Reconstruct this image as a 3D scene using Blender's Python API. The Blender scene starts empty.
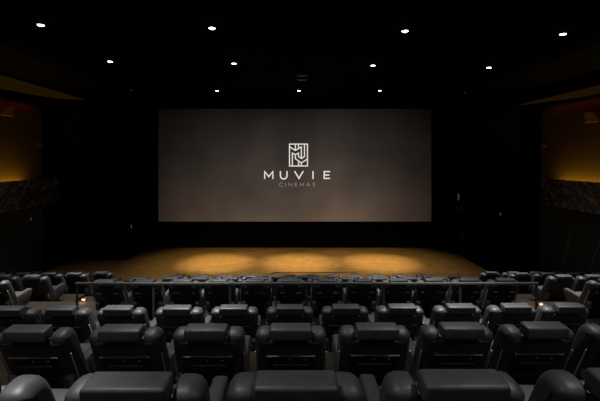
import bpy, bmesh, math, random
from mathutils import Matrix, Vector
random.seed(4)
S = bpy.context.scene
COL = S.collection
R = math.radians

# ------------------------------------------------------------------ frame of reference
EYE = 5.70          # camera height above the lowest floor
F = 400.0           # focal length in pixels of a 600 px wide frame
VX, VY = 290.0, 160.0   # vanishing point

def wx(px, d): return (px - VX) * d / F
def wz(py, d): return EYE - (py - VY) * d / F

# ------------------------------------------------------------------ materials
def mat(name, col, rough=0.6, metal=0.0, spec=0.5, emit=None, estr=0.0):
    m = bpy.data.materials.new(name); m.use_nodes = True
    b = m.node_tree.nodes['Principled BSDF']
    b.inputs['Base Color'].default_value = (*col, 1)
    b.inputs['Roughness'].default_value = rough
    b.inputs['Metallic'].default_value = metal
    b.inputs['Specular IOR Level'].default_value = spec
    if emit:
        b.inputs['Emission Color'].default_value = (*emit, 1)
        b.inputs['Emission Strength'].default_value = estr
    return m

def nodes(m): return m.node_tree.nodes, m.node_tree.links, m.node_tree.nodes['Principled BSDF']

def add_noise_col(m, c1, c2, scale, detail=4, coord='Object', lo=.35, hi=.65, stretch=None):
    n, l, b = nodes(m)
    tc = n.new('ShaderNodeTexCoord'); nz = n.new('ShaderNodeTexNoise'); rp = n.new('ShaderNodeValToRGB')
    nz.inputs['Scale'].default_value = scale; nz.inputs['Detail'].default_value = detail
    src = tc.outputs[coord]
    if stretch:
        mp = n.new('ShaderNodeMapping'); mp.inputs['Scale'].default_value = stretch
        l.new(src, mp.inputs['Vector']); src = mp.outputs['Vector']
    l.new(src, nz.inputs['Vector']); l.new(nz.outputs['Fac'], rp.inputs['Fac'])
    rp.color_ramp.elements[0].position = lo; rp.color_ramp.elements[0].color = (*c1, 1)
    rp.color_ramp.elements[1].position = hi; rp.color_ramp.elements[1].color = (*c2, 1)
    l.new(rp.outputs['Color'], b.inputs['Base Color'])
    return nz

def add_bump(m, scale, strength, dist=.01):
    n, l, b = nodes(m)
    tc = n.new('ShaderNodeTexCoord'); nz = n.new('ShaderNodeTexNoise'); bp = n.new('ShaderNodeBump')
    nz.inputs['Scale'].default_value = scale; nz.inputs['Detail'].default_value = 3
    bp.inputs['Strength'].default_value = strength; bp.inputs['Distance'].default_value = dist
    l.new(tc.outputs['Object'], nz.inputs['Vector']); l.new(nz.outputs['Fac'], bp.inputs['Height'])
    l.new(bp.outputs['Normal'], b.inputs['Normal'])

M = {}
M['leather'] = mat('black_leather', (.042, .043, .046), .48, spec=.45)
add_noise_col(M['leather'], (.036, .037, .040), (.050, .051, .054), 9)
add_bump(M['leather'], 60, .12, .004)
M['shell'] = mat('black_plastic', (.012, .011, .011), .35)
M['steel'] = mat('brushed_steel', (.50, .47, .44), .5, .35)
M['trim'] = mat('dark_steel', (.10, .10, .10), .5, .6)
M['rail'] = mat('rail_paint', (.055, .055, .058), .45)
M['carpet'] = mat('brown_carpet', (.10, .065, .035), .95, spec=.1)
add_noise_col(M['carpet'], (.012, .009, .0066), (.021, .016, .0115), 14, 6)
M['riser'] = mat('riser_black', (.02, .018, .016), .9, spec=.1)
M['black'] = mat('black_fabric_wall', (.0025, .0025, .0025), .95, spec=.03)
M['ceil'] = mat('black_ceiling', (.003, .0022, .002), .95, spec=.02)
M['greywall'] = mat('dark_green_grey_wall', (.055, .062, .048), .85, spec=.1)
M['redwall'] = mat('dark_red_wall', (.050, .032, .014), .9, spec=.05)
M['copper'] = mat('copper_tube', (.30, .10, .05), .4, .7)
M['housing'] = mat('lamp_housing', (.02, .02, .02), .5)
M['lens'] = mat('lamp_lens', (1, 1, 1), .4, emit=(1, .96, .9), estr=14)
M['lensdim'] = mat('lamp_lens_off', (.10, .10, .10), .4, emit=(1, .95, .9), estr=.03)
M['steplens'] = mat('step_lamp_lens', (.5, .3, .2), .5, emit=(1, .55, .32), estr=.22)
M['amber'] = mat('amber_wash_glow', (.012, .007, .003), .9, spec=.05, emit=(.0115, .0052, .0004), estr=1.0)  # cove light washing the wall, painted in as a constant glow
M['speaker'] = mat('speaker_cabinet', (.03, .006, .007), .6)
M['glint'] = mat('wall_plate', (.35, .35, .35), .4)
M['strip'] = mat('pale_strip', (.35, .35, .35), .5)
M['plateglow'] = mat('wall_plate_glow', (.3, .3, .3), .5, emit=(1, .98, .95), estr=.035)  # glints painted as a faint glow on plates that no lamp reaches
M['logo'] = mat('logo_light', (0, 0, 0), .9, spec=0, emit=(.78, .74, .68), estr=1)
M['logodim'] = mat('logo_caption_light', (0, 0, 0), .9, spec=0, emit=(.24, .19, .165), estr=1)

# stage: planked wood
M['stage'] = mat('stage_wood', (.4, .24, .1), .5, spec=.35)
def stage_mat():
    n, l, b = nodes(M['stage'])
    tc = n.new('ShaderNodeTexCoord'); br = n.new('ShaderNodeTexBrick'); nz = n.new('ShaderNodeTexNoise')
    mx = n.new('ShaderNodeMixRGB'); mp = n.new('ShaderNodeMapping')
    br.inputs['Scale'].default_value = 1
    br.inputs['Brick Width'].default_value = 1.4; br.inputs['Row Height'].default_value = .16
    br.inputs['Mortar Size'].default_value = .006
    br.inputs['Color1'].default_value = (.62, .37, .12, 1); br.inputs['Color2'].default_value = (.46, .26, .08, 1)
    br.inputs['Mortar'].default_value = (.12, .065, .025, 1)
    mp.inputs['Scale'].default_value = (1.2, 3, 1)
    nz.inputs['Scale'].default_value = 2.2; nz.inputs['Detail'].default_value = 6
    mx.blend_type = 'MULTIPLY'; mx.inputs['Fac'].default_value = .8
    l.new(tc.outputs['Object'], br.inputs['Vector']); l.new(tc.outputs['Object'], mp.inputs['Vector'])
    l.new(mp.outputs['Vector'], nz.inputs['Vector'])
    l.new(br.outputs['Color'], mx.inputs['Color1']); l.new(nz.outputs['Fac'], mx.inputs['Color2'])
    l.new(mx.outputs['Color'], b.inputs['Base Color'])
stage_mat()

# marble: dark with pale diagonal veins
M['marble'] = mat('dark_marble', (.03, .03, .03), .25, spec=.5)
def marble_mat():
    n, l, b = nodes(M['marble'])
    tc = n.new('ShaderNodeTexCoord'); mp = n.new('ShaderNodeMapping'); mp2 = n.new('ShaderNodeMapping')
    mp.inputs['Rotation'].default_value = (R(-40), 0, 0); mp2.inputs['Scale'].default_value = (1, .35, 1.9)
    l.new(tc.outputs['Object'], mp.inputs['Vector']); l.new(mp.outputs['Vector'], mp2.inputs['Vector'])
    col = None
    for sc, wd in ((1.3, .010), (3.1, .014)):          # thin ridged veins at two sizes
        nz = n.new('ShaderNodeTexNoise'); nz.inputs['Scale'].default_value = sc; nz.inputs['Detail'].default_value = 5
        a = n.new('ShaderNodeMath'); a.operation = 'SUBTRACT'; a.inputs[1].default_value = .5
        c = n.new('ShaderNodeMath'); c.operation = 'ABSOLUTE'
        rp = n.new('ShaderNodeMapRange'); rp.inputs['From Max'].default_value = wd; rp.inputs['To Min'].default_value = 1; rp.inputs['To Max'].default_value = 0
        l.new(mp2.outputs['Vector'], nz.inputs['Vector']); l.new(nz.outputs['Fac'], a.inputs[0]); l.new(a.outputs[0], c.inputs[0]); l.new(c.outputs[0], rp.inputs['Value'])
        if col is None: col = rp.outputs['Result']
        else:
            m = n.new('ShaderNodeMath'); m.operation = 'MAXIMUM'; l.new(col, m.inputs[0]); l.new(rp.outputs['Result'], m.inputs[1]); col = m.outputs[0]
    mx = n.new('ShaderNodeMixRGB'); mx.inputs['Color1'].default_value = (.036, .035, .034, 1); mx.inputs['Color2'].default_value = (.48, .46, .44, 1)
    l.new(col, mx.inputs['Fac']); l.new(mx.outputs['Color'], b.inputs['Base Color'])
marble_mat()

# screen: the projected picture is a smoky grey brown field, dark at the top, warmer at the bottom
M['screen'] = mat('projected_image', (.02, .02, .02), .9, spec=0)
def screen_mat():
    n, l, b = nodes(M['screen'])
    tc = n.new('ShaderNodeTexCoord'); sep = n.new('ShaderNodeSeparateXYZ')
    l.new(tc.outputs['Generated'], sep.inputs['Vector'])
    rz = n.new('ShaderNodeValToRGB'); e = rz.color_ramp.elements
    e[0].position = 0; e[0].color = (.105, .070, .049, 1)
    e[1].position = 1; e[1].color = (.0085, .0068, .0057, 1)
    for p, c in ((.12, (.085, .058, .043)), (.35, (.055, .042, .034)), (.62, (.035, .028, .0245)), (.85, (.0185, .0150, .0130))):
        x = e.new(p); x.color = (*c, 1)
    l.new(sep.outputs['Z'], rz.inputs['Fac'])
    rx = n.new('ShaderNodeValToRGB'); e = rx.color_ramp.elements
    e[0].position = 0; e[0].color = (.25, .23, .20, 1)
    e[1].position = 1; e[1].color = (.24, .21, .18, 1)
    for p, c in ((.06, .34), (.22, .68), (.40, 1.0), (.5, .90), (.65, 1.22), (.78, .78), (.94, .36)):
        x = e.new(p); x.color = (c, c, c * .99, 1)
    l.new(sep.outputs['X'], rx.inputs['Fac'])
    mul = n.new('ShaderNodeMixRGB'); mul.blend_type = 'MULTIPLY'; mul.inputs['Fac'].default_value = 1
    l.new(rz.outputs['Color'], mul.inputs['Color1']); l.new(rx.outputs['Color'], mul.inputs['Color2'])
    nz = n.new('ShaderNodeTexNoise'); nz.inputs['Scale'].default_value = .38; nz.inputs['Detail'].default_value = 3
    l.new(tc.outputs['Object'], nz.inputs['Vector'])
    mr = n.new('ShaderNodeMapRange'); mr.inputs['From Min'].default_value = .3; mr.inputs['From Max'].default_value = .7
    mr.inputs['To Min'].default_value = .78; mr.inputs['To Max'].default_value = 1.22
    l.new(nz.outputs['Fac'], mr.inputs['Value'])
    m2 = n.new('ShaderNodeMixRGB'); m2.blend_type = 'MULTIPLY'; m2.inputs['Fac'].default_value = 1
    l.new(mul.outputs['Color'], m2.inputs['Color1']); l.new(mr.outputs['Result'], m2.inputs['Color2'])
    l.new(m2.outputs['Color'], b.inputs['Emission Color']); b.inputs['Emission Strength'].default_value = 1.0
screen_mat()

# ------------------------------------------------------------------ mesh helpers
def box(bm, c, s, bev=0.0, seg=3, rx=0.0, ry=0.0, rz=0.0):
    t = bmesh.new(); bmesh.ops.create_cube(t, size=1)
    bmesh.ops.scale(t, vec=s, verts=t.verts)
    if bev: bmesh.ops.bevel(t, geom=t.edges[:], offset=bev, segments=seg, profile=.5, affect='EDGES')
    m = Matrix.Translation(c) @ Matrix.Rotation(rz, 4, 'Z') @ Matrix.Rotation(ry, 4, 'Y') @ Matrix.Rotation(rx, 4, 'X')
    bmesh.ops.transform(t, matrix=m, verts=t.verts)
    merge(bm, t)

def merge(bm, t):
    me = bpy.data.meshes.new('tmp'); t.to_mesh(me); t.free(); bm.from_mesh(me); bpy.data.meshes.remove(me)

def prism(bm, prof, x0, x1, bev=0.0, seg=4):
    """profile in (y, z) extruded along x"""
    t = bmesh.new()
    a = [t.verts.new((x0, y, z)) for y, z in prof]
    b = [t.verts.new((x1, y, z)) for y, z in prof]
    t.faces.new(a); t.faces.new(b[::-1])
    k = len(prof)
    for i in range(k): t.faces.new((a[i], b[i], b[(i + 1) % k], a[(i + 1) % k]))
    bmesh.ops.recalc_face_normals(t, faces=t.faces)
    if bev:
        side = [e for e in t.edges if abs(e.verts[0].co.x - e.verts[1].co.x) < 1e-6]
        bmesh.ops.bevel(t, geom=side, offset=bev, segments=seg, profile=.5, affect='EDGES')
    merge(bm, t)

def bar(bm, p, q, r, n=8):
    p, q = Vector(p), Vector(q); d = q - p
    t = bmesh.new()
    bmesh.ops.create_cone(t, cap_ends=True, segments=n, radius1=r, radius2=r, depth=d.length)
    m = Matrix.Translation((p + q) / 2) @ d.to_track_quat('Z', 'Y').to_matrix().to_4x4()
    bmesh.ops.transform(t, matrix=m, verts=t.verts); merge(bm, t)

def tube(bm, pts, r, n=8):
    for a, b in zip(pts, pts[1:]): bar(bm, a, b, r, n)
    for p in pts[1:-1]:
        t = bmesh.new(); bmesh.ops.create_uvsphere(t, u_segments=n, v_segments=6, radius=r)
        bmesh.ops.translate(t, vec=p, verts=t.verts); merge(bm, t)

def disc(bm, c, r, depth, n=20):
    t = bmesh.new(); bmesh.ops.create_cone(t, cap_ends=True, segments=n, radius1=r, radius2=r, depth=depth)
    bmesh.ops.translate(t, vec=c, verts=t.verts); merge(bm, t)

def obj(name, bm, m, parent=None, smooth=True):
    me = bpy.data.meshes.new(name); bm.to_mesh(me); bm.free(); me.materials.append(m)
    if smooth:
        for p in me.polygons: p.use_smooth = True
        try: me.set_sharp_from_angle(angle=R(35))
        except Exception: pass
    o = bpy.data.objects.new(name, me); COL.objects.link(o); o.parent = parent
    return o

def tag(o, label, cat, group=None):
    o['label'] = label; o['category'] = cat
    if group: o['group'] = group
    return o

def thing(name, label, cat, loc, group=None):
    o = bpy.data.objects.new(name, None); COL.objects.link(o); o.location = loc; o.empty_display_size = .2
    return tag(o, label, cat, group)

def struct(name, bm, m, smooth=False):
    o = obj(name, bm, m, smooth=smooth); o['kind'] = 'structure'; return o

def one(c, s, **k):
    b = bmesh.new(); box(b, c, s, **k); return b

def span(x0, x1, y0, y1, z0, z1, **k):
    return one(((x0 + x1) / 2, (y0 + y1) / 2, (z0 + z1) / 2), (abs(x1 - x0), abs(y1 - y0), abs(z1 - z0)), **k)

def copy_tree(o, parent=None):
    c = o.copy(); COL.objects.link(c); c.parent = parent
    for ch in list(o.children): copy_tree(ch, c)
    return c

# ------------------------------------------------------------------ room shell
XL, XR, YB, YE, CE = -12.1, 12.6, -3.5, 24.3, EYE + 3.6
struct('ceiling', span(XL - .2, XR + .2, YB, YE + .2, CE, CE + .2), M['ceil'])
struct('wall_back', span(XL - .2, XR + .2, YB - .2, YB, -.2, CE), M['black'])
struct('wall_front', span(XL - .2, XR + .2, YE, YE + .2, -.2, CE), M['black'])
struct('wall_left', span(XL - .2, XL, YB, YE, -.2, CE), M['black'])
struct('wall_right', span(XR, XR + .2, YB, YE, -.2, CE), M['black'])

# stepped seating platforms: (headrest distance, headrest height below the eye)
HR = 1.10
ROW = {'A': (2.03, 1.15), 'B': (4.14, 1.75), 'C': (6.34, 2.34), 'D': (9.64, 2.90), 'E': (11.7, 3.46), 'F': (13.8, 4.02), 'G': (15.9, 4.59)}
FLOOR = {k: EYE - v[1] - HR for k, v in ROW.items()}
starts = {'A': .95, 'B': 3.75, 'C': 5.95, 'D': 7.95, 'E': 11.30, 'F': 13.40, 'G': 15.50}
ks = list(starts)
struct('floor', span(XL, XR, YB, .95, -.2, EYE - 1.7), M['carpet'])
for i, k in enumerate(ks):
    y1 = starts[ks[i + 1]] if i + 1 < len(ks) else YE
    struct('floor', span(XL, XR, starts[k], y1, -.25, FLOOR[k]), M['carpet'])
# raised platforms of the two side blocks
SIDE = {'D': (9.64, 2.90), 'E': (11.7, 3.39), 'F': (13.8, 3.92), 'G': (15.9, 4.47)}
SFLOOR = {k: EYE - v[1] - HR for k, v in SIDE.items()}
for k in 'EFG':
    y1 = starts[ks[ks.index(k) + 1]] if k != 'G' else 17.2
    struct('floor', span(XL, -6.85, starts[k], y1, FLOOR[k], SFLOOR[k]), M['carpet'])
    struct('floor', span(7.05, XR, starts[k], y1, FLOOR[k], SFLOOR[k]), M['carpet'])

# stage
STZ = EYE - 5.30
tag(obj('stage', span(-11.6, 9.45, 17.6, 24.28, FLOOR['G'], STZ, bev=.02, seg=2), M['stage'], smooth=False),
    'low wooden stage lit golden brown in front of the screen', 'stage')
# black wings beside the screen
struct('trim_left', span(XL, -8.6, 21.2, 24.29, STZ, EYE + 2.9), M['black'])
struct('trim_right', span(9.5, XR, 21.6, 24.29, FLOOR['G'], EYE + 2.9), M['black'])

# fluted black panel under the screen
bm = bmesh.new()
x = -8.4
while x < 9.2:
    box(bm, (x, 24.2, (STZ + EYE - 3.8) / 2), (.07, .14, EYE - 3.8 - STZ), bev=.01, seg=1); x += .14
tag(obj('slatted_panel', bm, mat('slat_black', (.006, .005, .0045), .8, spec=.15), smooth=False), 'black fluted wall panel between the stage and the bottom of the screen', 'wall panel')

# ------------------------------------------------------------------ screen with logo
DS = 24.0
sx0, sx1, sz0, sz1 = wx(158.5, DS), wx(431.3, DS), wz(221.5, DS), wz(108.8, DS)
screen = thing('cinema_screen', 'wide cinema screen showing a white logo on smoky brown', 'screen', ((sx0 + sx1) / 2, DS, sz0))
SC = Vector(screen.location)
def rel(b):
    bmesh.ops.translate(b, vec=-SC, verts=b.verts); return b
obj('picture', rel(span(sx0, sx1, DS, DS + .04, sz0, sz1)), M['screen'], screen, smooth=False)
b = bmesh.new(); w = .14
for a in ((sx0 - w, sx1 + w, sz1, sz1 + w), (sx0 - w, sx1 + w, sz0 - w, sz0), (sx0 - w, sx0, sz0, sz1), (sx1, sx1 + w, sz0, sz1)):
    box(b, ((a[0] + a[1]) / 2, DS, (a[2] + a[3]) / 2), (a[1] - a[0], .1, a[3] - a[2]))
obj('screen_frame', rel(b), M['black'], screen, smooth=False)

def stroke(b, pts, wpx, closed=False, y=DS - .012):
    """flat stroke along photo points, lying on the screen"""
    P = [Vector((wx(px, DS), wz(py, DS))) for px, py in pts]
    hw = wpx * DS / F / 2
    n = len(P); L = []
    for i in range(n):
        d1 = (P[i] - P[i - 1]) if (i > 0 or closed) else None
        d2 = (P[(i + 1) % n] - P[i]) if (i < n - 1 or closed) else None
        if d1 is None: d = d2.normalized(); nn = Vector((-d.y, d.x)); k = 1
        elif d2 is None: d = d1.normalized(); nn = Vector((-d.y, d.x)); k = 1
        else:
            n1 = Vector((-d1.y, d1.x)).normalized(); n2 = Vector((-d2.y, d2.x)).normalized()
            nn = (n1 + n2).normalized(); k = min(2.2, 1 / max(.3, nn.dot(n1)))
        L.append((P[i] + nn * hw * k, P[i] - nn * hw * k))
    va = [[b.verts.new((p.x - SC.x, y - SC.y, p.y - SC.z)) for p in pr] for pr in L]
    for i in range(n if closed else n - 1):
        j = (i + 1) % n
        b.faces.new((va[i][0], va[i][1], va[j][1], va[j][0]))

def zl(pts): return [(280 + x / 13.36, 140 + y / 13.36) for x, y in pts]
b = bmesh.new()
LW = 1.05
stroke(b, zl([(127, 55), (367, 55), (367, 347), (127, 347)]), LW, True)
for p in ([(127, 90), (205, 140), (285, 92), (285, 247)], [(205, 55), (205, 140)], [(247, 55), (247, 115)],
          [(327, 55), (327, 220), (285, 247), (247, 220), (247, 175), (205, 195), (165, 175), (165, 347)],
          [(205, 195), (205, 250), (285, 305), (367, 255)], [(247, 280), (247, 347)], [(285, 305), (285, 347)]):
    stroke(b, zl(p), LW)
obj('logo', b, M['logo'], screen, smooth=False)

def arc(cx, cy, rx, ry, a0, a1, n=8):
    return [(cx + rx * math.cos(R(a0 + (a1 - a0) * i / n)), cy + ry * math.sin(R(a0 + (a1 - a0) * i / n))) for i in range(n + 1)]
T, B_ = 171.6, 178.4
word = [
    [[(264.7, B_ + .5), (264.7, T), (268.8, 176.6), (272.9, T), (272.9, B_ + .5)]],
    [[(280.4, T - .4), (280.4, 175.4)] + arc(283.7, 175.4, 3.3, 3.5, 180, 0)[1:] + [(287.0, T - .4)]],
    [[(294.6, T - .5), (298.9, B_), (303.2, T - .5)]],
    [[(313.0, T - .5), (313.0, B_ + .5)]],
    [[(330.0, T), (324.2, T), (324.2, B_), (330.0, B_)], [(324.2, 175), (329.3, 175)]]]
# U: the bowl opens upward (photo y points down)
word[1] = [[(280.4, T - .5), (280.4, 175.6)] + arc(283.7, 175.6, 3.3, 3.4, 180, 0)[1:-1][::1] + [(287.0, 175.6), (287.0, T - .5)]]
for ch in word:
    b = bmesh.new()
    for st in ch: stroke(b, st, 1.25)
    obj('letter', b, M['logo'], screen, smooth=False)
t, l_ = 183.0, 186.1
m_ = (t + l_) / 2
cap = [
    [arc(281.3, m_, 1.9, 1.8, -50, -310, 10)],
    [[(285.6, t), (285.6, l_)]],
    [[(288.7, l_), (288.7, t), (291.7, l_), (291.7, t)]],
    [[(297.2, t), (294.9, t), (294.9, l_), (297.2, l_)], [(294.9, m_), (296.9, m_)]],
    [[(300.2, l_), (300.2, t), (302, 185.3), (303.8, t), (303.8, l_)]],
    [[(306.5, l_), (308.2, t), (309.9, l_)], [(307.2, 185.2), (309.2, 185.2)]],
    [[(315.2, 183.2)] + arc(314, 183.7, 1.0, .85, -30, -180, 4) + [(314, 184.5)] + arc(314, 185.4, 1.0, .85, -60, 120, 5) + [(312.8, 185.9)]]]
for ch in cap:
    b = bmesh.new()
    for st in ch: stroke(b, st, .62)
    obj('letter', b, M['logodim'], screen, smooth=False)

# ------------------------------------------------------------------ the recliner
PW, XO = .218, .382      # inner half width, outer half width
WING = [(.44, .20), (.17, .78), (.115, .90), (.105, .99), (.18, 1.025), (.30, 1.025), (.38, .95), (.46, .78), (.56, .60), (.74, .24), (.66, .16)]
def chaikin(p, n=3):
    for _ in range(n):
        q = []
        for (a, b), (c, d) in zip(p, p[1:] + p[:1]):
            q += [(.75 * a + .25 * c, .75 * b + .25 * d), (.25 * a + .75 * c, .25 * b + .75 * d)]
        p = q
    return p
WINGS = chaikin(WING, 2)

def wing_bm(s):
    """padded wing: the side profile lofted across its width, with a generous roll on the outer side"""
    b = bmesh.new(); P = [Vector(p) for p in WINGS]; n = len(P)
    nor = []
    for i in range(n):
        t = (P[(i + 1) % n] - P[i - 1]).normalized(); nor.append(Vector((t.y, -t.x)))
    cen = sum(P, Vector((0, 0))) / n
    if sum((P[i] - cen).dot(nor[i]) for i in range(n)) > 0: nor = [-v for v in nor]
    secs = []
    for k in range(0, 5):
        a = R(90 * k / 4); secs.append((PW + .03 * (1 - math.cos(a)), .03 * (1 - math.sin(a))))
    for k in range(0, 9):
        a = R(90 * k / 8); secs.append((XO - .085 + .085 * math.sin(a), .085 * (1 - math.cos(a))))
    rings = [[b.verts.new((s * x, *(P[i] + nor[i] * d))) for i in range(n)] for x, d in secs]
    for r0, r1 in zip(rings, rings[1:]):
        for i in range(n): b.faces.new((r0[i], r0[(i + 1) % n], r1[(i + 1) % n], r1[i]))
    b.faces.new(rings[0]); b.faces.new(rings[-1][::-1])
    bmesh.ops.recalc_face_normals(b, faces=b.faces)
    return b

def back_bm():
    b = bmesh.new()
    # padded upper band under the headrest, then the flat lower back; both span the inner half of the wings
    box(b, (0, .222, .868), (.64, .17, .19), bev=.03, seg=4, rx=R(25))
    box(b, (0, .322, .612), (.62, .13, .46), bev=.02, seg=3, rx=R(26))
    return b

def headrest_bm():
    b = bmesh.new()
    box(b, (0, 0, 0), (.44, .17, .125), bev=.022, seg=4)
    for v in b.verts:                                  # the top falls a little towards the front and crowns in the middle
        v.co.z += .012 * (1 - (v.co.x / .22) ** 2) * (1 if v.co.z > 0 else 0)
    bmesh.ops.transform(b, matrix=Matrix.Translation((0, .09, 1.032)) @ Matrix.Rotation(R(5), 4, 'X'), verts=b.verts)
    return b

def make_recliner(full):
    t = thing('cinema_recliner', 'x', 'recliner', (0, 0, 0))
    obj('backrest', back_bm(), M['leather'], t)
    obj('headrest', headrest_bm(), M['leather'], t)
    for s in (-1, 1):
        wg = obj('side_wing', wing_bm(s), M['leather'], t)
        if full:                                       # slim metal strip down the outer side of the wing
            b = bmesh.new(); box(b, (s * .384, .335, .50), (.012, .018, .60), bev=.003, seg=1, rx=R(25.8))
            obj('wing_trim', b, M['steel'], wg)
    obj('seat', one((0, .80, .36), (.52, .66, .17), bev=.05, seg=3, rx=R(6)), M['leather'], t)
    obj('base', one((0, .82, .15), (.50, .50, .26), bev=.02, seg=2), M['shell'], t)
    for s in (-1, 1):
        b = bmesh.new()
        prism(b, [(.30, .30), (.28, .44), (.33, .515), (1.12, .555), (1.19, .52), (1.17, .40), (1.02, .16), (.55, .12)], s * .305 - .06, s * .305 + .06, bev=.035, seg=4)
        a = obj('armrest', b, M['leather'], t)
    if full:
        obj('footrest', one((0, 1.13, .27), (.50, .08, .34), bev=.03, seg=3, rx=R(-8)), M['leather'], t)
        # hard panel low on the back, with a slim steel lip, a pocket and two buttons
        U = Vector((0, -math.sin(R(26)), math.cos(R(26)))); N = Vector((0, -math.cos(R(26)), -math.sin(R(26))))
        base = Vector((0, .296, .665)) + N * .067
        def onback(u, off=0): return tuple(base + U * u + N * off)
        p = obj('rear_panel', one(onback(-.01, .004), (.52, .02, .28), bev=.006, seg=2, rx=R(26)), M['shell'], t)
        obj('panel_lip', one(onback(.125, .016), (.53, .03, .010), bev=.004, seg=2, rx=R(26)), M['trim'], p)
        obj('pocket', one(onback(-.05, .024), (.38, .028, .11), bev=.01, seg=2, rx=R(26)), M['shell'], p)
        obj('pocket_edge', one(onback(.007, .036), (.38, .014, .008), bev=.003, seg=1, rx=R(26)), M['trim'], p)
        for bx_ in (-.01, .15):
            obj('button', one((bx_, *onback(.065, .018)[1:]), (.016, .012, .016), bev=.004, seg=2, rx=R(26)), M['steel'], p)
        for s in (-1, 1):
            for q in (0, 1):
                b = bmesh.new(); bar(b, (s * (.235 - q * .035), .335, .50), (s * (.235 - q * .035), .55, .003), .009 if q == 0 else .006)
                obj('leg', b, M['steel'], t)
    return t

near_proto = make_recliner(True)
far_proto = make_recliner(False)
used = {}
def place(proto, x, y, z, label, group):
    o = proto if proto not in used else copy_tree(proto)
    used[proto] = 1
    o.location = (x, y, z); o['label'] = label; o['group'] = group
    return o

ORD = ['first', 'second', 'third', 'fourth', 'fifth', 'sixth', 'seventh', 'eighth', 'ninth', 'tenth', 'eleventh', 'twelfth', 'thirteenth']
def nth(i, n):
    if i == 0: return 'leftmost'
    if i == n - 1: return 'rightmost'
    return ORD[i] + ' from the left'

# the three rows behind the guard rail, fully visible backs
xsA = [-61, 122, 296, 471, 655]
xsB = [25, 119, 205, 291, 379, 466, 552, 642]
xsC = [8, 60, 117, 176, 233, 290, 347, 404, 464, 521, 576]
for k, xs, txt, grp in (('A', xsA, 'in the row nearest the camera', 'recliners in the row nearest the camera'),
                        ('B', xsB, 'in the second row from the camera', 'recliners in the second row from the camera'),
                        ('C', xsC, 'in the third row, just behind the guard rail', 'recliners in the row behind the guard rail')):
    d, h = ROW[k]
    for i, px in enumerate(xs):
        place(near_proto, wx(px, d), d + .015 * wx(px, d), FLOOR[k], f'black leather recliner {txt}, {nth(i, len(xs))}', grp)

# rows in the middle block beyond the guard rail
d, h = ROW['D']
xsD = [105, 144, 182, 218, 255, 291, 328, 364, 400, 436, 472, 509]
for i, px in enumerate(xsD):
    place(near_proto, wx(px, d), d + .012 * wx(px, d), FLOOR['D'], f'black recliner directly beyond the guard rail, middle block, {nth(i, len(xsD))}', 'recliners directly beyond the guard rail')
for k, off, txt in (('E', 0, 'second row beyond the guard rail'), ('F', .44, 'third row beyond the guard rail'), ('G', 0, 'front row by the stage')):
    d, h = ROW[k]
    for i in range(12):
        place(far_proto, (i - 5) * .88 + off, d, FLOOR[k], f'black recliner in the middle block, {txt}, {nth(i, 12)}', f'middle block recliners, {txt}')

# side blocks across the aisles
SB = {'L': {'D': [-7.33], 'E': [-7.6, -8.48], 'F': [-7.5, -8.38, -9.26, -10.14], 'G': [-7.55, -8.43, -9.31, -10.19, -11.07]},
      'R': {'D': [7.75], 'E': [8.07, 8.95], 'F': [8.07, 8.95, 9.83, 10.71], 'G': [8.07, 8.95, 9.83, 10.71, 11.59]}}
rowtxt = {'D': 'rearmost row', 'E': 'second row from its rear', 'F': 'third row from its rear', 'G': 'front row'}
seat = ['aisle seat', 'second seat from the aisle', 'third seat from the aisle', 'fourth seat from the aisle', 'fifth seat from the aisle']
for sd, nm in (('L', 'left'), ('R', 'right')):
    for k in 'DEFG':
        for i, x in enumerate(SB[sd][k]):
            place(near_proto if k == 'D' else far_proto, x, SIDE[k][0], SFLOOR[k],
                  f'black recliner, {nm} side block, {rowtxt[k]}, {seat[i]}', f'{nm} side block recliners')

# ------------------------------------------------------------------ guard rail
d = 7.78; zr = EYE - 2.38; x0, x1 = wx(77, d), wx(536.5, d); zf = FLOOR['C']
g = thing('guard_rail', 'long dark metal guard rail behind the third row of recliners', 'railing', ((x0 + x1) / 2, d, zf))
gl = Vector(g.location)
def gr(b): bmesh.ops.translate(b, vec=-gl, verts=b.verts); return b
obj('top_rail', gr(span(x0 - .03, x1 + .03, d - .03, d + .03, zr - .045, zr, bev=.008, seg=2)), M['rail'], g)
for i in range(7):
    px = x0 + (x1 - x0) * i / 6
    obj('post', gr(span(px - .02, px + .02, d - .02, d + .02, zf, zr - .04, bev=.004, seg=1)), M['housing'], g)
# copper coloured rail in front of the front row
d = 17.15; zr = wz(272.6, d); zf = FLOOR['G']
xa, xb = wx(271.5, d), wx(357, d)
pts = [(xa - .05, d, zf), (xa - .05, d, zr - .2), (xa - .02, d, zr - .08), (xa + .06, d, zr - .02), (xa + .2, d, zr), (xb - .2, d, zr), (xb - .06, d, zr - .02), (xb + .02, d, zr - .08), (xb + .05, d, zr - .2), (xb + .05, d, zf)]
b = bmesh.new(); tube(b, pts, .022)
tag(obj('handrail', b, M['copper']), 'low copper coloured tube rail with rounded corners before the stage', 'railing')

# little lamps low in the aisles
def step_lamp(px, py, h, label):
    d = h * F / (py - VY)
    t = thing('step_lamp', label, 'lamp', (wx(px, d), d, EYE - h), 'aisle step lamps')
    obj('lamp_housing', one((0, 0, .05), (.16, .06, .10), bev=.012, seg=2), M['housing'], t)
    obj('lamp_lens', one((0, -.031, .05), (.09, .008, .03), bev=.002, seg=1), M['steplens'], t)
    L = bpy.data.lights.new('step_light', 'AREA'); L.size = .08; L.energy = 2; L.color = (1, .62, .36)
    lo = bpy.data.objects.new('step_light', L); COL.objects.link(lo); lo.parent = t; lo.location = (0, -.10, .10)
step_lamp(84, 301.5, 4.0, 'small warm step lamp on the aisle floor left of the guard rail')
step_lamp(540.5, 306, 4.0, 'small warm step lamp on the aisle floor right of the guard rail')

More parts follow.
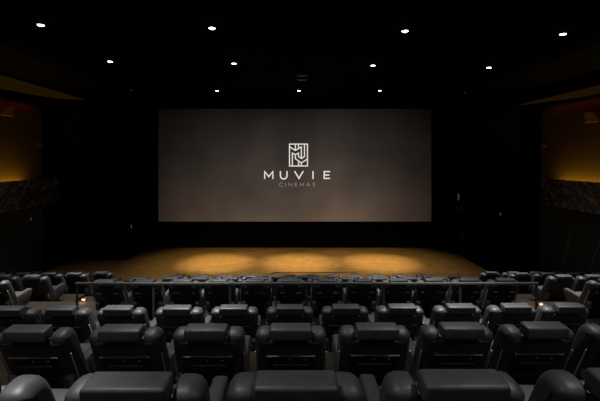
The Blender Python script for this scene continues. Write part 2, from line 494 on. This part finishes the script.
# slim rail at the right end of the stage
d = 21.5
b = bmesh.new()
tube(b, [(9.28, d, STZ), (9.28, d, wz(233.4, d)), (8.80, d + .3, wz(230.3, d))], .016)
tag(obj('stair_rail', b, M['trim']), 'thin dark metal rail standing at the stage\'s right end', 'railing')

# ------------------------------------------------------------------ side walls: amber washed panels above dark marble
def side_wall(sgn, X, nm, yend, ymar):
    ins = -sgn                                   # towards the room
    o = obj('wall_panel', span(X, X + ins * .06, 9.0, yend, EYE - 2.2, EYE + 2.55), M['redwall'], smooth=False)
    tag(o, f'amber lit dark red panel on the {nm} wall', 'wall panel')
    m = obj('marble_panel', span(X + ins * .46, X + ins * .52, 9.0, ymar, EYE - 2.15, EYE - .88, bev=.01, seg=1), M['marble'], smooth=False)
    tag(m, f'dark veined marble panel below the amber glow on the {nm} wall', 'wall panel')
    sh = struct('trim_' + nm, span(X + ins * .05, X + ins * .47, 9.0, ymar, EYE - 2.15, EYE - 2.05), M['black'])
    lw = struct('trim_' + nm, span(X, X + ins * .10, 9.0, yend, -.1, EYE - 2.25), M['greywall'])
    L = bpy.data.lights.new('cove_light', 'AREA'); L.shape = 'RECTANGLE'; L.size = .10; L.size_y = yend - 10.8
    L.energy = 190; L.color = (1.0, .60, .06)
    lo = bpy.data.objects.new('cove_light', L); COL.objects.link(lo)
    lo.location = (X + ins * .25, (9.3 + yend - 1.5) / 2, EYE - 1.22)
    lo.rotation_euler = (math.pi, 0, 0)          # shines straight up
    struct('trim_' + nm, span(X, X + ins * .32, 9.0, yend + .1, EYE + 2.58, EYE + 2.64), M['black'])  # ledge added to hide the red light below it
    L2 = bpy.data.lights.new('added_red_wash', 'AREA'); L2.shape = 'RECTANGLE'; L2.size = .08; L2.size_y = yend - 10.0  # added red light, only tints the top of the panel
    L2.energy = 5; L2.color = (1.0, .06, .03)
    l2 = bpy.data.objects.new('added_red_wash', L2); COL.objects.link(l2); l2.location = (X + ins * .22, (9.3 + yend - .7) / 2, EYE + 2.56)
    return o
side_wall(-1, XL, 'left', 19.4, 20.1)
side_wall(1, XR, 'right', 20.0, 19.3)

def wedge(name, X, ins, prof, label):  # wall area washed by cove light, given a glow of its own
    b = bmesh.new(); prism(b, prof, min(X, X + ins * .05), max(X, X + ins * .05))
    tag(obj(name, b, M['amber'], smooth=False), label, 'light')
wedge('cove_wash_glow', XL, 1, [(11, EYE + 3.55), (11, EYE + 2.75), (16.5, EYE + 2.97), (18.7, EYE + 3.06), (20.9, EYE + 3.2), (23.4, EYE + 3.5), (23.4, EYE + 3.55)],
      'faint amber wedge of painted cove light along the top of the left wall')
wedge('cove_wash_glow', XR, -1, [(11, EYE + 3.05), (11, EYE + 2.3), (16.1, EYE + 2.62), (19, EYE + 2.82), (22, EYE + 3.0), (22, EYE + 3.03)],
      'faint amber wedge of painted cove light along the top of the right wall')

def wall_speaker(X, ins, y, z, s, label):
    t = thing('wall_speaker', label, 'speaker', (X, y, z))
    b = bmesh.new()
    # wedge: deep at the top, slim at the bottom
    v = [b.verts.new(p) for p in ((0, -s, -s * .5), (0, s, -s * .5), (0, s * .6, s * .6), (0, -s * .6, s * .6),
                                  (ins * s * .25, -s, -s * .5), (ins * s * .25, s, -s * .5), (ins * s * .7, s * .6, s * .6), (ins * s * .7, -s * .6, s * .6))]
    for f in ((0, 1, 2, 3), (4, 5, 6, 7), (0, 1, 5, 4), (1, 2, 6, 5), (2, 3, 7, 6), (3, 0, 4, 7)): b.faces.new([v[i] for i in f])
    bmesh.ops.recalc_face_normals(b, faces=b.faces)
    obj('cabinet', b, M['speaker'], t, smooth=False)
    obj('lower_edge', one((ins * s * .27, 0, -s * .5), (.03, s * 2, .025)), M['steel'], t, smooth=False)
wall_speaker(XL + .06, 1, 16.9, EYE + 2.05, .36, 'dark red wedge shaped speaker high on the left wall near photo edge')
wall_speaker(XL + .06, 1, 19.2, EYE + .75, .16, 'tiny dark red wall speaker at the far end of the left amber panel')
wall_speaker(XR - .06, -1, 16.5, EYE + 1.75, .36, 'dark red wedge shaped speaker high on the right wall near photo edge')
wall_speaker(XR - .06, -1, 19.7, EYE + .72, .16, 'tiny dark red wall speaker at the far end of the right amber panel')

# small wall lamp under the left marble panel
t = thing('wall_lamp', 'small pale cylinder wall lamp under the left marble panel', 'lamp', (XL + .1, 18.3, EYE - 2.62))
b = bmesh.new(); bar(b, (.14, 0, -.09), (.14, 0, .10), .05, 12); obj('lamp_body', b, M['glint'], t)
obj('bracket', one((.06, 0, .0), (.12, .05, .05)), M['housing'], t)
b = bmesh.new(); disc(b, (.14, 0, -.095), .042, .012); obj('lamp_lens', b, M['logodim'], t)
# slanted pale strips low on the right wall
for (ya, za, yb_, zb, lab) in ((17.75, -3.3, 18.35, -4.85, 'slanted pale metal strip low on the right wall, left one of two'),
                             (16.1, -3.3, 16.6, -4.5, 'slanted pale metal strip low on the right wall by photo edge')):
    b = bmesh.new(); bar(b, (XR - .12, ya, EYE + za), (XR - .12, yb_, EYE + zb), .022)
    tag(obj('wall_strip', b, M['strip']), lab, 'strip', 'slanted strips on the right wall')
# little plates on the wall either side of the screen
def plate(px, py, d, w, h, label, name='glow_plate', m='plateglow', cat='light'):
    tag(obj(name, one((wx(px, d), d, wz(py, d)), (w, .05, h), bev=.006, seg=1), M[m], smooth=False), label, cat)
def side_plate(px, py, w, h, name, m, label, cat):        # on the inner side of the right black wing
    d = (9.5 - .012) * F / (px - VX)
    tag(obj(name, one((9.488, d, wz(py, d)), (.04, w, h), bev=.006, seg=1), M[m], smooth=False), label, cat)
side_plate(458.6, 197, .13, .36, 'glow_plate', 'plateglow', 'small upright pale glowing plate on the black wall right of the screen', 'light')
side_plate(460, 208.5, 1.0, .14, 'wall_box', 'housing', 'dark wide box under the small upright plate right of screen', 'box')
plate(500.5, 213.8, 21.56, .05, .16, 'tiny pale glowing plate on the black wing far right of screen')
plate(131.3, 226.5, 21.16, .05, .18, 'tiny pale glowing plate on the black wing left of the screen')

# ------------------------------------------------------------------ ceiling
def vent():
    d = 17.3
    t = thing('ceiling_vent', 'small grey slatted vent in the middle of the black ceiling', 'vent', (wx(302, d), d, CE))
    b = bmesh.new()
    for a in (-.55, .55): box(b, (0, a, -.02), (.5, .05, .04))
    for a in (-.24, .24): box(b, (a, 0, -.02), (.03, 1.1, .04))
    obj('vent_frame', b, M['housing'], t, smooth=False)
    for a in (-.42, .42):
        obj('slat', one((0, a, -.05), (.34, .03, .055), rx=R(-20)), mat('vent_slat', (.9, .85, .82), .6), t, smooth=False)
vent()

def lamp(loc, parent, narrow, wide, size, wsize, color, blend=.8):
    for e, sz, bl in ((narrow, size, blend), (wide, wsize, 1.0)):
        if not e: continue
        L = bpy.data.lights.new('spot', 'SPOT'); L.energy = e; L.spot_size = R(sz); L.spot_blend = bl
        L.shadow_soft_size = .08; L.color = color
        lo = bpy.data.objects.new('spot', L); COL.objects.link(lo); lo.parent = parent; lo.location = loc

def downlight(x, y, label, on=True, r=.085, energy=3000, wide=900, size=36, wsize=90, color=(1, .96, .90), blend=.8):
    t = thing('downlight', label, 'ceiling light', (x, y, CE), 'downlights in the black ceiling')
    b = bmesh.new()
    n = 24
    ri, ro, h = r, r * 1.35, .03
    ring = []
    for i in range(n):
        a = 2 * math.pi * i / n; c, s = math.cos(a), math.sin(a)
        ring.append([b.verts.new((rr * c, rr * s, z)) for rr, z in ((ro, 0), (ro, -h * .6), (ri * 1.06, -h), (ri, -h * .3))])
    for i in range(n):
        j = (i + 1) % n
        for q in range(3): b.faces.new((ring[i][q], ring[j][q], ring[j][q + 1], ring[i][q + 1]))
    obj('bezel', b, M['housing'], t)
    b = bmesh.new(); bmesh.ops.create_uvsphere(b, u_segments=20, v_segments=10, radius=r)
    bmesh.ops.scale(b, vec=(1, 1, .5), verts=b.verts)
    bmesh.ops.delete(b, geom=[v for v in b.verts if v.co.z > .001], context='VERTS')
    bmesh.ops.translate(b, vec=(0, 0, -.012), verts=b.verts)
    obj('lens', b, M['lens'] if on else M['lensdim'], t)
    if on:
        lamp((0, 0, -.16), t, energy, wide, size, wsize, color, blend)
    return t
LX = (-6.63, -2.08, 3.07, 7.3)
for (spots, txt) in ((((41, 25), (212, 28), (405, 31), (563, 34)), 'nearer row of four lit ceiling downlights'),
                     (((110, 61.5), (234, 63.5), (373, 65.5), (489, 67.5)), 'second row of four lit ceiling downlights')):
    for i, (px, py) in enumerate(spots):
        dd = 3.58 * F / (VY - py)
        downlight(wx(px, dd), dd, f'round white downlight, {nth(i, 4)}, in the {txt}', wide=(900 if dd < 12 else 500) * (.45 if px > 480 else 1), energy=(5200 if px < 60 or px > 500 else 3000) if dd < 12 else 4800)
for dist in (6.7, 2.6, -1.4):                       # rows of the same grid above and behind the frame
    for i, x in enumerate(LX):
        cool = (.90, .95, 1) if dist < 4 and x > 0 else (1, .97, .93)
        lamp((x, dist, CE - .1), None, {6.7: 3300, 2.6: 1500 if x < 0 else 900, -1.4: 0}[dist], {6.7: 800, 2.6: 450, -1.4: 190}[dist], 35, 90 if dist > 0 else 136, cool)
for px, txt in ((217, 'left one of the three above the stage'), (299, 'middle one of the three above the stage'), (380, 'right one of the three above the stage')):
    downlight(wx(px, 20.65), 20.65, f'small white downlight near the screen, {txt}', r=.075, energy=5200, wide=1250, size=31, wsize=62, color=(1, .76, .40), blend=1.0)
downlight(wx(131, 20.5), 20.5, 'dim unlit downlight above the left end of the stage', on=False, r=.07)
downlight(wx(464.5, 21.3), 21.3, 'dim unlit downlight above the right end of the stage', on=False, r=.07)

# ------------------------------------------------------------------ world, camera, view
w = bpy.data.worlds.new('dark'); S.world = w; w.use_nodes = True
w.node_tree.nodes['Background'].inputs['Color'].default_value = (0, 0, 0, 1)
cam = bpy.data.cameras.new('camera'); co = bpy.data.objects.new('camera', cam); COL.objects.link(co)
co.location = (0, 0, EYE); co.rotation_euler = (math.pi / 2, 0, 0)
cam.sensor_width = 36; cam.lens = F / 600 * 36; cam.clip_end = 100; cam.clip_start = .05
cam.shift_x = (300 - VX) / 600; cam.shift_y = -(200.5 - VY) / 600
S.camera = co
vs = S.view_settings; vs.view_transform = 'Standard'; vs.look = 'None'; vs.exposure = 0; vs.gamma = 1; vs.use_curve_mapping = False
S.cycles.max_bounces = 6; S.cycles.sample_clamp_indirect = 3
